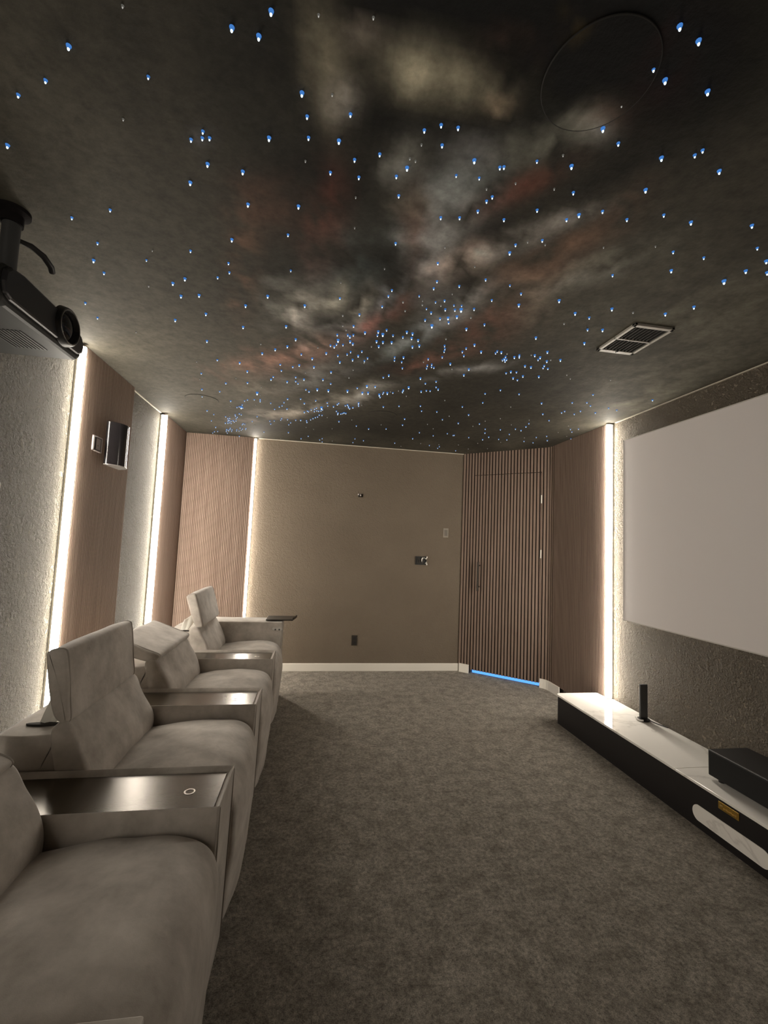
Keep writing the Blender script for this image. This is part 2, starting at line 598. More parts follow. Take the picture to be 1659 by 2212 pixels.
# ------------------------------------------------------------------ slatted panels
def slat_run(bmS, s0, s1, z0, z1, start=0.0, t=0.013):
    k = math.floor((s0-start)/PITCH_S)
    while start+k*PITCH_S < s1-0.003:
        a = max(start+k*PITCH_S, s0)
        b = min(start+k*PITCH_S+SLAT_W, s1)
        if b-a < 0.003:
            k += 1
            continue
        p, h = path_at((a+b)/2)
        d = Vector((math.cos(h), -math.sin(h)))*(b-a)/2
        n = Vector((math.sin(h), math.cos(h)))*t
        q = [p-d, p+d, p+d+n, p-d+n]
        prism(bmS, [(v.x, v.y) for v in q], z0, z1)
        k += 1


def backing(bmB, s0, s1, z0, z1):
    chamfer_slab(bmB, s0, s1, z0, z1, 0.012, 0.029)


FLUTE, FLUTE_W, FLUTE_T = 0.0174, 0.0134, 0.0045


def straight_panel(label, origin, direction, normal, length, z0=0.0, z1=H-0.002):
    """flat finely fluted panel: origin on the slat face at its start"""
    t = thing('slat_panel', label, 'wall panel', (origin[0], origin[1], 0))
    d, n = Vector(direction), Vector(normal)
    bS, bB = bmesh.new(), bmesh.new()
    k = 0
    while k*FLUTE < length-0.004:
        a, b = k*FLUTE, min(k*FLUTE+FLUTE_W, length)
        q = [d*a, d*b, d*b-n*(FLUTE_T+0.001), d*a-n*(FLUTE_T+0.001)]
        prism(bS, [(v.x, v.y) for v in q], z0, z1)
        k += 1
    q = [-n*FLUTE_T, d*length-n*FLUTE_T, d*length-n*0.029, -n*0.029]
    prism(bB, [(v.x, v.y) for v in q], z0, z1)
    obj('slats', bS, M_WOOD, t)
    obj('panel_backing', bB, M_WOODG, t)
    return t


straight_panel('walnut slatted panel on the left wall carrying the half-round sconce', (0.012, 2.690), (0, 1), (1, 0), 0.711)
straight_panel('narrow slatted wood panel in the far left corner, on the left wall', (0.012, 4.062), (0, 1), (1, 0), 0.662)
straight_panel('lit walnut slatted panel on the far wall behind the last recliner', (0.014, 4.726), (1, 0), (0, -1), 0.680)

s_end = DOOR_S1+0.02+ARC_R*(math.pi/2-TH)
S_WIDE = 0.004+30*PITCH_S                      # the wide slats go on this far past the door
yend = path_at(s_end)[0].y
SR1 = s_end+(yend-3.222)
S_CON = s_end+(yend-3.355)
t = thing('slat_panel', 'slatted panel curving from the door onto the right wall', 'wall panel', (*path_at(s_end)[0], 0))
off = Matrix.Translation(-Vector((*path_at(s_end)[0], 0)))
bS, bB, bG = bmesh.new(), bmesh.new(), bmesh.new()
slat_run(bS, DOOR_S1+0.001, S_WIDE, 0.085, H-0.002, 0.004)
backing(bB, DOOR_S1-0.001, S_WIDE, 0.085, H-0.002)
k = 0
while S_WIDE+k*FLUTE < SR1-0.004:
    a = S_WIDE+k*FLUTE
    b = min(a+FLUTE_W, SR1)
    p, h = path_at((a+b)/2)
    d = Vector((math.cos(h), -math.sin(h)))*(b-a)/2
    n = Vector((math.sin(h), math.cos(h)))*(FLUTE_T+0.001)
    prism(bS, [(v.x, v.y) for v in (p-d, p+d, p+d+n, p-d+n)], 0.085 if a < S_CON else 0.228, H-0.002)
    k += 1
chamfer_slab(bG, S_WIDE-0.004, S_CON, 0.085, H-0.002, FLUTE_T, 0.029)
chamfer_slab(bG, S_CON, SR1, 0.228, H-0.002, FLUTE_T, 0.029)
for b_ in (bS, bB, bG):
    b_.transform(off)
obj('slats', bS, M_WOOD, t)
obj('felt_backing', bB, M_FELT, t)
obj('panel_backing', bG, M_WOODG, t)

t = thing('slat_panel', 'slatted strip and header framing the door, left of it and above', 'wall panel', (CH0.x, CH0.y, 0))
off = Matrix.Translation((-CH0.x, -CH0.y, 0))
bS, bB = bmesh.new(), bmesh.new()
slat_run(bS, 0.003, DOOR_S0-0.004, 0.085, H-0.002, 0.004)
slat_run(bS, DOOR_S0, DOOR_S1, 2.184, H-0.002, 0.004)
backing(bB, 0.0, DOOR_S0-0.003, 0.085, H-0.002)
backing(bB, DOOR_S0-0.003, DOOR_S1-0.004, 2.186, H-0.002)
for b_ in (bS, bB):
    b_.transform(off)
obj('slats', bS, M_WOOD, t)
obj('felt_backing', bB, M_FELT, t)

# ---- door
bm = bmesh.new()
chamfer_slab(bm, DOOR_S0+0.002, DOOR_S1-0.004, 0.042, 2.178, 0.012, 0.055)
door = struct(obj('door_1', bm, M_FELT))
bm = bmesh.new()
slat_run(bm, DOOR_S0, DOOR_S1-0.003, 0.042, 2.178, 0.004)
obj('slats', bm, M_WOOD, door)
hp = CH0+CDIR*(DOOR_S0+0.085)-CNOR*0.045
bm = bmesh.new()
tube(bm, [(hp.x, hp.y, 0.900), (hp.x, hp.y, 1.215)], 0.0115, 12)
for z in (0.945, 1.175):
    q = hp+CNOR*0.045
    tube(bm, [(hp.x, hp.y, z), (q.x, q.y, z)], 0.0075, 10)
obj('door_handle', bm, M_BRONZE, door, True)
for z in (1.29, 1.855):
    p = CH0+CDIR*(DOOR_S1+0.001)-CNOR*0.005
    bm = bmesh.new()
    tube(bm, [(p.x, p.y, z), (p.x, p.y, z+0.085)], 0.006, 10)
    obj('hinge', bm, M_HINGE, door, True)
# glowing bar added for the next room's blue light under the door
bm = bmesh.new()
a_, b_ = CH0+CDIR*(DOOR_S0+0.01)+CNOR*0.060, CH0+CDIR*(DOOR_S1-0.012)+CNOR*0.060
pts = [a_, b_, b_+CNOR*0.014, a_+CNOR*0.014]
prism(bm, [(p.x, p.y) for p in pts], 0.0, 0.045)
t = thing('led_strip', 'added blue glow bar for the light under the slatted door', 'light strip', (*((a_+b_)/2), 0))
bm.transform(Matrix.Translation(-Vector((*((a_+b_)/2), 0))))
obj('diffuser', bm, M_GAPGLOW, t)


# ------------------------------------------------------------------ warm LED strips
def led(label, corner, d1, d2, z0, z1, h=0.046, k=1.0, wd=0.022):
    """bar-shaped diffuser on an aluminium channel; d1 points away from the wall, d2 along it"""
    t = thing('led_strip', label, 'light strip', (corner[0], corner[1], z0), group=None)
    d1, d2 = Vector(d1), Vector(d2)

    def P(a, b):
        p = d1*a+d2*b
        return (p.x, p.y)
    r = 0.005
    pts = [P(0.012, 0), P(h-r, 0)]
    pts += [P(h-r+r*math.sin(k/4*math.pi/2), r-r*math.cos(k/4*math.pi/2)) for k in range(1, 5)]
    pts += [P(h-r+r*math.cos(k/4*math.pi/2), wd-r+r*math.sin(k/4*math.pi/2)) for k in range(5)]
    pts += [P(0.012, wd)]
    bm = bmesh.new()
    prism(bm, pts, 0.006, z1-z0-0.006)
    bmesh.ops.recalc_face_normals(bm, faces=bm.faces[:])
    bm.normal_update()
    for f in bm.faces:                             # brightest to the front, softer on the side towards the stucco
        q = f.normal.xy.dot(d2)
        f.material_index = 0 if f.normal.xy.dot(d1) > 0.6 else (2 if q > 0.5 else 1)
    obj('diffuser', bm, M_LED if k == 1.0 else M_LEDB, t)
    bm = bmesh.new()
    prism(bm, [P(0, 0), P(0.012, 0), P(0.012, wd), P(0, wd)], 0, z1-z0)
    obj('channel', bm, M_ALU, t)
    for a, b in ((0.0, 0.005), (z1-z0-0.005, z1-z0)):
        bm = bmesh.new()
        prism(bm, pts, a, b)
        obj('end_cap', bm, M_ALU, t)
    return t


led('tall warm LED strip nearest the viewer, on the left wall by the projector', (XL, 2.688), (1, 0), (0, -1), 0.03, 2.425)
led('second warm LED strip on the left wall, beside the stucco niche', (XL, 4.060), (1, 0), (0, -1), 0.03, 2.425, 0.056)
led('tall warm LED strip on the far wall beside the lit slatted panel', (0.696, YF), (0, -1), (1, 0), 0.03, 2.432, 0.0285)
led('tall warm LED strip on the right wall between curved slats and projection screen', (XR, 3.220), (-1, 0), (0, -1), 0.2245, 2.432, 0.056)

# the matching panel and strip further back on the left wall
straight_panel('slatted wood panel on the left wall behind the viewer', (0.012, -1.66), (0, 1), (1, 0), 0.70)
led('warm LED strip on the left wall behind the viewer', (XL, -0.955), (1, 0), (0, 1), 0.03, 2.425, 0.046, 0.3)

# ------------------------------------------------------------------ projection screen
t = thing('projection_screen', 'large pale projection screen on the right wall', 'screen', (3.76, 1.81, 1.56))
obj('fabric', BOX((-0.016, -1.232, -0.694), (-0.008, 1.232, 0.694)), M_SCREEN, t)
bm = bmesh.new()
for lo, hi in (((-0.018, -1.237, -0.699), (0.015, -1.230, 0.699)), ((-0.018, 1.230, -0.699), (0.015, 1.237, 0.699)),
               ((-0.018, -1.237, 0.692), (0.015, 1.237, 0.699)), ((-0.018, -1.237, -0.699), (0.015, 1.237, -0.692))):
    box(bm, lo, hi)
obj('frame', bm, M_SCRIM, t)

# ------------------------------------------------------------------ low media console
X0, X1C, YA, YZ = 3.367, 3.772, 0.39, 3.345
t = thing('media_console', 'low black media console with white marble top along the right wall', 'media console', (3.57, 1.867, 0))
ox, oy = 3.57, 1.867


def rounded(xa, ya, xb, yb, r, corners=(True, True), seg=8):
    """outline in x,y; the two front (low-x) corners rounded"""
    p = []
    if corners[0]:
        p += [(xa+r-r*math.sin(k/seg*math.pi/2), ya+r-r*math.cos(k/seg*math.pi/2)) for k in range(seg+1)]
    else:
        p.append((xa, ya))
    if corners[1]:
        p += [(xa+r-r*math.cos(k/seg*math.pi/2), yb-r+r*math.sin(k/seg*math.pi/2)) for k in range(seg+1)]
    else:
        p.append((xa, yb))
    p += [(xb, yb), (xb, ya)]
    return [(x-ox, y-oy) for x, y in p]


bm = bmesh.new()
prism(bm, rounded(X0+0.006, YA, X1C, YZ-0.004, 0.035), 0.0, 0.2095)
body = obj('body', bm, M_BLACK, t)
for ya, yb, cs in ((YA-0.004, 2.158, (True, False)), (2.1605, YZ, (False, True))):
    bm = bmesh.new()
    prism(bm, rounded(X0, ya, X1C, yb, 0.04, cs), 0.210, 0.2237)
    obj('marble_top', bm, M_MARBLE, t, bevel=0.0015)
bm = bmesh.new()
pts = []
for k in range(26):
    a = 2*math.pi*(k+0.5)/26
    pts.append((1.858+(0.158 if math.cos(a) > 0 else -0.158)+0.039*math.cos(a)-oy, 0.075+0.039*math.sin(a)))
prism(bm, pts, 3.3705-ox, 3.3735-ox, 0)
obj('marble_inlay', bm, M_MARBLE, t)
# gold badge with its emblem and line of letters
bm = bmesh.new()
box(bm, (3.3700-ox, 1.804-oy, 0.164), (3.3735-ox, 1.908-oy, 0.198))
badge = obj('badge', bm, M_BRASS, t, bevel=0.001)
M_BRASSL = mat('gold_lettering', (0.85, 0.62, 0.25), 0.25, metal=1.0)
bm = bmesh.new()
lathe(bm, [(0.0, 0.0022), (0.0055, 0.0018), (0.007, 0)], (3.370-ox, 1.893-oy, 0.183), (-1, 0, 0), 16)
y = 1.880
for k, wd in enumerate((.006, .004, .006, .005, .006, .004, .006, .005, .005)):
    box(bm, (3.3685-ox, y-wd-oy, 0.1735), (3.3702-ox, y-oy, 0.1775+0.002*(k % 3)))
    y -= wd+0.0022
obj('badge_lettering', bm, M_BRASSL, badge)

# ---- centre speaker on the console
sx, sy = 3.465, 1.81
t = thing('centre_speaker', 'long black centre speaker lying on the console marble', 'speaker', (3.58, sy, 0.2237))
bm = bmesh.new()
box(bm, (-0.113, -0.245, 0.018), (0.125, 0.245, 0.146))
obj('cabinet', bm, M_BLACKP, t, bevel=0.004)
bm = bmesh.new()
box(bm, (-0.119, -0.238, 0.024), (-0.112, 0.238, 0.140))
M_GRILLE = mat('black_grille_cloth', (0.010, 0.010, 0.010), 0.9)
obj('grille', bm, M_GRILLE, t, bevel=0.002)
for fx in (-0.08, 0.09):
    for fy in (-0.2, 0.2):
        bm = bmesh.new()
        lathe(bm, [(0, 0), (0.014, 0), (0.016, 0.018), (0, 0.018)], (fx, fy, 0), (0, 0, 1), 16)
        obj('foot', bm, M_BLACKP, t)

# ---- slim upright device
t = thing('network_adapter', 'slim dark upright network device on a small stand by the wall', 'network device', (3.698, 2.785, 0.2237))
bm = bmesh.new()
box(bm, (-0.028, -0.008, 0.014), (0.028, 0.008, 0.243))
obj('body', bm, M_GREYP, t, bevel=0.003)
bm = bmesh.new()
lathe(bm, [(0, 0), (0.042, 0), (0.044, 0.006), (0.040, 0.012), (0.0, 0.015)], (0, 0, 0), (0, 0, 1), 32)
bm.transform(Matrix.Diagonal((1.0, 0.9, 1, 1)))
obj('stand', bm, M_BLACKP, t, True)
bm = bmesh.new()
tube(bm, [(0.036*math.cos(a)-0.012, 0.04*math.sin(a), 0.012+0.004*math.sin(3*a)) for a in [math.pi*(0.75+0.6*k/10) for k in range(11)]], 0.0055, 10)
obj('stand_lip', bm, mat('pale_grey_plastic', (0.7, 0.67, 0.62), 0.35), t, True)
bm = bmesh.new()
cb = [(0.0, 0.012, 0.02), (0.02, -0.01, 0.012), (0.035, -0.04, 0.005), (0.045, -0.075, 0.004), (0.058, -0.11, 0.004), (0.066, -0.14, 0.004)]
tube(bm, cb, 0.003, 8)
o = obj('power_cable', bm, M_BLACKP, t, True)

# ------------------------------------------------------------------ recliners
PX = 0.75            # origin of a recliner in x
SEAT = [(.60, .05), (.60, .30), (.61, .44), (.655, .478), (.75, .497), (.87, .513), (.98, .517), (1.07, .509), (1.125, .483), (1.152, .435), (1.160, .37), (1.158, .28), (1.150, .17), (1.140, .08), (1.125, .045), (1.0, .04), (.8, .04)]
BACK = [(.600, .40), (.575, .55), (.552, .68), (.562, .712), (.590, .722), (.612, .708), (.640, .655), (.672, .60), (.694, .55), (.700, .50), (.690, .44), (.665, .395)]
SHELL = [(.372, .05), (.370, .35), (.370, .60), (.374, .665), (.390, .680), (.45, .678), (.53, .680), (.566, .684), (.578, .668), (.590, .55), (.600, .40), (.600, .05), (.49, .04)]
HEAD = [(-.001, .010), (.001, .08), (.003, .16), (.002, .226), (-.008, .243), (-.030, .246), (-.052, .241), (-.061, .222), (-.060, .12), (-.053, .045), (-.041, .012), (-.020, .002)]
WID = 0.562


def rel(prof):
    return [(x-PX, z) for x, z in prof]


def make_arm(parent, y0, wd, z1, tray=True):
    bm = bmesh.new()
    vs = box(bm, (0.372-PX, y0, 0.02), (1.150-PX, y0+wd, z1))
    for v in vs:                                   # the front leans in a little towards the floor
        if v.co.x > 0 and v.co.z < 0.1:
            v.co.x -= 0.012
    bm.normal_update()
    if tray:
        top = max(bm.faces, key=lambda f: f.calc_center_median().z)
        r = bmesh.ops.inset_region(bm, faces=[top], thickness=0.021, depth=0.0)
        bmesh.ops.translate(bm, verts=list(top.verts), vec=(0, 0, -0.022))
        edges = [e for e in bm.edges if all(abs(v.co.z-(z1-0.022)) > 1e-4 for v in e.verts)]
    else:
        edges = list(bm.edges)
    bmesh.ops.bevel(bm, geom=edges, offset=0.009, segments=3, profile=0.5, affect='EDGES')
    arm = obj('armrest', bm, M_VELVET, parent, True)
    arm.data.set_sharp_from_angle(angle=math.radians(50))
    if tray:
        bm = bmesh.new()
        box(bm, (0.394-PX, y0+0.0215, z1-0.0225), (1.1285-PX, y0+wd-0.0215, z1-0.019))
        tr = obj('tray', bm, M_TRAY, arm)
        bm = bmesh.new()
        lathe(bm, [(0.012, 0), (0.012, 0.0012), (0.017, 0.0012), (0.017, 0)], (1.037-PX, y0+wd*0.46, z1-0.019), (0, 0, 1), 24)
        obj('tray_ring', bm, M_CHROME, tr)
    # seam down the front edges
    for yy in (y0+0.010, y0+wd-0.010):
        bm = bmesh.new()
        tube(bm, [(1.149-PX, yy, z1-0.012), (1.147-PX, yy, z1*0.6), (1.139-PX, yy, 0.03)], 0.0028, 6)
        obj('piping', bm, M_PIPING, arm, True)
    return arm


def rot_head(angle, ox_, oz_):
    c, s = math.cos(angle), math.sin(angle)
    return [(ox_-PX+u*c-v*s, oz_+u*s+v*c) for u, v in HEAD]


def make_recliner(label, y, head_angle, head_org, lining, arm_far=True, arm_near=False, seed=0.0):
    t = thing('recliner', label, 'recliner', (PX, y, 0), 0, 'row of taupe velvet recliners')
    bm, _, _ = pillow(rel(SEAT), 0.004, WID-0.004, 0.022, 0.022, wob=0.006, seed=seed)
    obj('seat_cushion', bm, M_VELVET, t, True)
    bm, _, _ = pillow(rel(BACK), 0.001, WID-0.001, 0.014, 0.010, wob=0.008, seed=seed+3)
    obj('back_cushion', bm, M_VELVET, t, True)
    bm, _, _ = pillow(rel(SHELL), 0.014, WID-0.014, 0.008, 0.0, wob=0.003, seed=seed+5)
    obj('back_shell', bm, M_VELVET, t, True)
    hp_ = rot_head(head_angle, *head_org)
    bm, pr, nor = pillow(hp_, 0.008, WID-0.008, 0.011, 0.005, wob=0.003, seed=seed+8)
    hd = obj('headrest', bm, M_VELVET, t, True)
    for yy in (0.020, WID-0.020):                  # welt round both ends
        bm = bmesh.new()
        ring = [(p.x-n_.x*0.001, yy, p.y-n_.y*0.001) for p, n_ in zip(pr, nor)]
        tube(bm, ring+[ring[0]], 0.0035, 6, False)
        obj('piping', bm, M_PIPING, hd, True)
    if lining:
        bm = bmesh.new()
        pts = []
        for k in range(13):
            a = 2*math.pi*k/12
            pts.append((0.478+0.055*math.cos(a)-PX, 0.104+0.011*math.sin(a)))
        prism(bm, pts[:-1], 0.668, 0.6855)
        obj('pocket_shade', bm, M_SLOTSHADE, t)  # dark disc stands for the shade inside the open pocket
        bm = bmesh.new()
        vv = []
        for i in range(8):                         # crumpled cloth standing up out of the pocket
            v = i/7
            row = []
            for j in range(9):
                u = j/8
                row.append(bm.verts.new((0.458+0.020*v+(0.048+0.022*v)*u-PX, 0.106+0.03*v+0.10*u*v+0.005*math.sin(11*u+5*v), 0.672+0.098*v-0.014*v*math.cos(5*u))))
            vv.append(row)
        for i in range(7):
            for j in range(8):
                bm.faces.new((vv[i][j], vv[i][j+1], vv[i+1][j+1], vv[i+1][j]))
        ln = obj('lining', bm, M_LINING, t, True)
        so = ln.modifiers.new('thickness', 'SOLIDIFY')
        so.thickness = 0.004
    if arm_far:
        make_arm(t, WID+0.003, 0.245, 0.58)
    if arm_near:
        make_arm(t, -0.248, 0.245, 0.58)
    return t


UPR = math.radians(8)
make_recliner('taupe velvet recliner nearest the viewer, cut off at the lower left', 0.824, math.radians(66), (0.612, 0.735), False, True, True, 0.0)
make_recliner('taupe velvet recliner with its headrest raised, right behind the nearest bronze tray', 1.639, UPR, (0.606, 0.722), True, True, False, 11.0)
make_recliner('taupe velvet recliner with its headrest folded back flat', 2.454, math.radians(70), (0.625, 0.738), False, True, False, 23.0)
r4 = make_recliner('farthest taupe velvet recliner, headrest raised, end arm by the far wall', 3.269, math.radians(17), (0.640, 0.727), True, False, False, 37.0)
arm = make_arm(r4, WID+0.006, 0.225, 0.668, False)
bm = bmesh.new()
pts = [(1.010-PX, WID+0.035), (1.235-PX, WID+0.045), (1.262-PX, WID+0.20), (1.235-PX, WID+0.245), (1.010-PX, WID+0.235)]
prism(bm, pts, 0.674, 0.684)
prism(bm, [(1.233-PX, WID+0.045), (1.240-PX, WID+0.045), (1.266-PX, WID+0.20), (1.259-PX, WID+0.20)], 0.684, 0.700)
tb = obj('swivel_tray', bm, M_BRONZE, arm, bevel=0.002)
tb['label'] = 'dark swivel tray'
bm = bmesh.new()
tube(bm, [(1.05-PX, WID+0.12, 0.60), (1.05-PX, WID+0.12, 0.676)], 0.018, 14)
obj('tray_pivot', bm, M_CHROME, arm, True)
bm = bmesh.new()
ov = []
for k in range(24):
    a = 2*math.pi*k/24
    cx = 0.028 if math.cos(a) > 0 else -0.028
    ov.append((1.110-PX+cx+0.014*math.cos(a), 0.611+0.014*math.sin(a)))
prism(bm, ov, WID+0.001, WID+0.006, 1)
cp = obj('control_panel', bm, M_SCRIM, arm, bevel=0.002)
for dx in (-0.016, 0.016):
    bm = bmesh.new()
    lathe(bm, [(0, 0.003), (0.006, 0.002), (0.007, 0)], (1.112-PX+dx, WID+0.0012, 0.607), (0, -1, 0), 16)
    obj('button', bm, M_GREYP, cp, True)

# ------------------------------------------------------------------ projector
t = thing('projector', 'dark ceiling-hung projector at the upper left', 'projector', (0.27, 1.655, H))
pj = Vector((0.27, 1.655, H))
outline = []           # rounded body outline in y,z as seen from the front
bm = bmesh.new()
prof = [(-.245, -.330), (-.232, -.392), (-.20, -.402), (.20, -.402), (.228, -.385), (.232, -.340), (.215, -.300), (.150, -.275), (.02, -.268), (-.150, -.262), (-.215, -.272), (-.242, -.300)]
prism(bm, prof, -0.16, 0.142, 0)
body = obj('shell', bm, M_PROJ, t, bevel=0.014)
bm = bmesh.new()
fp = [(-.236, -.335), (-.225, -.372), (-.20, -.380), (.19, -.380), (.218, -.368), (.224, -.338), (.208, -.306), (.148, -.283), (.02, -.276), (-.150, -.270), (-.208, -.278), (-.232, -.300)]
prism(bm, fp, 0.136, 0.153, 0)
obj('front_panel', bm, M_PROJD, t, bevel=0.010)
bm = bmesh.new()
lathe(bm, [(0.0, 0.004), (0.040, 0.002), (0.052, 0.003), (0.058, 0.017), (0.066, 0.017), (0.069, 0.012), (0.074, -0.006)], (0.150, 0.092, -0.318), (1, 0, 0), 40)
ln = obj('lens_barrel', bm, M_PROJD, t, True)
bm = bmesh.new()
lathe(bm, [(0, 0.014), (0.024, 0.012), (0.042, 0.007), (0.052, 0.003)], (0.150, 0.092, -0.318), (1, 0, 0), 32)
obj('lens_glass', bm, M_GLASS, ln, True)
bm = bmesh.new()
ringp = [Vector((0.167, 0.092+0.062*math.cos(2*math.pi*k/40), -0.318+0.062*math.sin(2*math.pi*k/40))) for k in range(40)]
tube(bm, ringp+[ringp[0]], 0.0022, 8, False)
obj('lens_ring', bm, mat('grey_lens_ring', (0.22, 0.21, 0.20), 0.25, metal=0.6), ln, True)
bm = bmesh.new()
for k in range(9):
    box(bm, (-0.03+k*0.013, -0.03, -0.4045), (-0.024+k*0.013, 0.12, -0.4015))
obj('underside_vent', bm, M_GREYP, body)
bm = bmesh.new()
box(bm, (-0.12, -0.02, -0.4035), (-0.05, 0.005, -0.4018))
obj('sticker', bm, M_LINING, body)
# drop pole, plate and bracket
bm = bmesh.new()
tube(bm, [(0.04, -0.065, -0.262), (0.04, -0.065, -0.006)], 0.026, 20)
obj('drop_pole', bm, M_GREYP, t, True)
bm = bmesh.new()
lathe(bm, [(0, 0), (0.05, 0), (0.05, -0.012), (0.032, -0.020), (0.032, -0.05), (0, -0.05)], (0.04, -0.065, 0), (0, 0, 1), 32)
obj('ceiling_plate', bm, M_FELT, t)
bm = bmesh.new()
box(bm, (-0.05, -0.15, -0.275), (0.09, 0.02, -0.260))
for sgn in (-1, 1):
    box(bm, (0.03, -0.065+sgn*0.07-0.012, -0.275), (0.055, -0.065+sgn*0.07+0.012, -0.235))
obj('bracket', bm, M_BLACKP, t, bevel=0.003)
bm = bmesh.new()
tube(bm, [(0.055, -0.04, -0.09), (0.075, -0.015, -0.088), (0.095, 0.02, -0.098), (0.105, 0.05, -0.118), (0.100, 0.068, -0.128)], [0.008, 0.010, 0.011, 0.011, 0.010], 10)
obj('cable_stub', bm, M_BLACKP, t, True)

# ------------------------------------------------------------------ left wall fittings
t = thing('wall_sconce', 'half-round wall sconce on the left slatted panel', 'wall sconce', (0.012, 3.135, 1.80))
bm = bmesh.new()
R = 0.105
out_ = [(R*0.82*math.sin(a), -R*math.cos(a)) for a in [math.pi*k/20 for k in range(21)]]
inn = [((R-0.004)*0.82*math.sin(a), -(R-0.004)*math.cos(a)) for a in [math.pi*k/20 for k in range(21)]]
prism(bm, out_+inn[::-1], 0.006, 0.285)
M_SCONCE = mat('smoked_sconce_shade', (0.016, 0.014, 0.015), 0.13)
obj('shade', bm, M_SCONCE, t, True).data.set_sharp_from_angle(angle=math.radians(40))
bm = bmesh.new()
prism(bm, [(x*1.04, y*1.04) for x, y in out_], 0.0, 0.006)
obj('bottom_rim', bm, mat('grey_rim', (0.35, 0.33, 0.31), 0.3, metal=0.5), t)
bm = bmesh.new()
box(bm, (0.0, R-0.006, 0.0), (0.016, R+0.006, 0.285))
obj('lit_edge_strip', bm, M_LINING, t)  # white strip painting the lit right edge of the sconce

t = thing('wall_socket', 'recessed wall socket left of the half-round sconce', 'socket', (0.012, 2.918, 1.908))
bm = bmesh.new()
for lo, hi in (((0, -.058, -.048), (.010, -.042, .048)), ((0, .046, -.048), (.010, .058, .048)), ((0, -.058, .040), (.010, .058, .048)), ((0, -.058, -.048), (.010, .058, -.040))):
    box(bm, lo, hi)
M_SOCKF = mat('taupe_socket_frame', (0.34, 0.30, 0.29), 0.4)
obj('frame', bm, M_SOCKF, t, bevel=0.002)
obj('recess', BOX((0.0005, -.043, -.041), (0.002, .047, .041)), M_PLATED, t)
bm = bmesh.new()
box(bm, (0.002, -0.012, -0.034), (0.006, 0.044, 0.036))
ins = obj('insert', bm, M_SOCKF, t, bevel=0.001)
bm = bmesh.new()
lathe(bm, [(0, 0.002), (0.005, 0.0016), (0.006, 0)], (0.006, 0.008, -0.010), (1, 0, 0), 14)
obj('screw', bm, M_CHROME, ins)

t = thing('wall_plate', 'pale control plate at the left picture edge on the stucco', 'wall plate', (XL, 2.112, 1.505))
bm = bmesh.new()
for lo, hi in (((0, -.055, -.058), (.012, -.045, .058)), ((0, .045, -.058), (.012, .055, .058)), ((0, -.055, .048), (.012, .055, .058)), ((0, -.055, -.058), (.012, .055, -.048))):
    box(bm, lo, hi)
obj('frame', bm, M_WHITE, t, bevel=0.002)
obj('panel', BOX((0, -.046, -.049), (.005, .046, .049)), M_PLATED, t)

# ------------------------------------------------------------------ far wall fittings
def wall_plate(name, label, cat, x, z, wd, hg, m, inner):
    t = thing(name, label, cat, (x, YF, z))
    bm = bmesh.new()
    box(bm, (-wd/2, -0.007, -hg/2), (wd/2, 0, hg/2))
    pl = obj('cover', bm, m, t, bevel=0.002)
    return t, pl


t, pl = wall_plate('light_switch', 'brown switch plate on the far wall beside the corner', 'switch', 2.842, 1.522, 0.062, 0.105, M_PLATE, None)
bm = bmesh.new()
box(bm, (-0.018, -0.0105, -0.034), (0.018, -0.0065, 0.034))
obj('rocker', bm, mat('brown_rocker', (0.13, 0.108, 0.082), 0.4), t, bevel=0.001)
t, pl = wall_plate('power_outlet', 'dark outlet plate low on the far wall', 'outlet', 1.862, 0.322, 0.062, 0.108, M_PLATED, None)
for dz in (-0.024, 0.024):
    bm = bmesh.new()
    box(bm, (-0.017, -0.0095, dz-0.015), (0.017, -0.0065, dz+0.015))
    for dx in (-0.006, 0.006):
        box(bm, (dx-0.0012, -0.0100, dz-0.005), (dx+0.0012, -0.0094, dz+0.006))
    obj('receptacle', bm, M_BLACKP, t)

t = thing('junction_box', 'open black junction box with white wire ends on the far wall', 'junction box', (2.568, YF, 1.201))
bm = bmesh.new()
for lo, hi in (((-.066, -.012, -.046), (-.058, 0, .046)), ((.052, -.012, -.046), (.060, 0, .046)), ((-.066, -.012, .039), (.060, 0, .046)), ((-.066, -.012, -.046), (.060, 0, -.039)), ((-.060, -.002, -.042), (.055, 0, .042))):
    box(bm, lo, hi)
obj('box', bm, M_BLACKP, t)
bm = bmesh.new()
for k in range(4):
    box(bm, (-0.045+k*0.018, -0.009, -0.03), (-0.037+k*0.018, -0.002, 0.028-0.006*(k % 2)))
obj('terminals', bm, mat('terminal_grey', (0.10, 0.09, 0.08), 0.3, metal=0.6), t)
for pts in ([(0.030, -.006, .034), (0.052, -.022, .020), (0.064, -.026, .046)], [(0.046, -.006, -.030), (0.054, -.024, -.018), (0.062, -.024, -.046)], [(0.006, -.006, -.010), (0.004, -.022, .018), (0.018, -.020, .032)]):
    bm = bmesh.new()
    tube(bm, pts, [0.004, 0.007, 0.0075], 8)
    obj('wire', bm, M_LINING, t, True)

t = thing('wall_hook', 'small nickel hook high on the far wall', 'hook', (1.852, YF, 1.889))
bm = bmesh.new()
box(bm, (-0.012, -0.004, -0.018), (0.034, 0, 0.018))
obj('base_plate', bm, M_BRONZE, t, bevel=0.002)
bm = bmesh.new()
box(bm, (-0.030, -0.040, -0.010), (0.006, -0.003, 0.016))
obj('peg', bm, M_CHROME, t, bevel=0.004)
bm = bmesh.new()
box(bm, (-0.022, -0.036, -0.020), (0.000, -0.004, -0.011))
obj('lower_lip', bm, M_BRONZE, t, bevel=0.002)

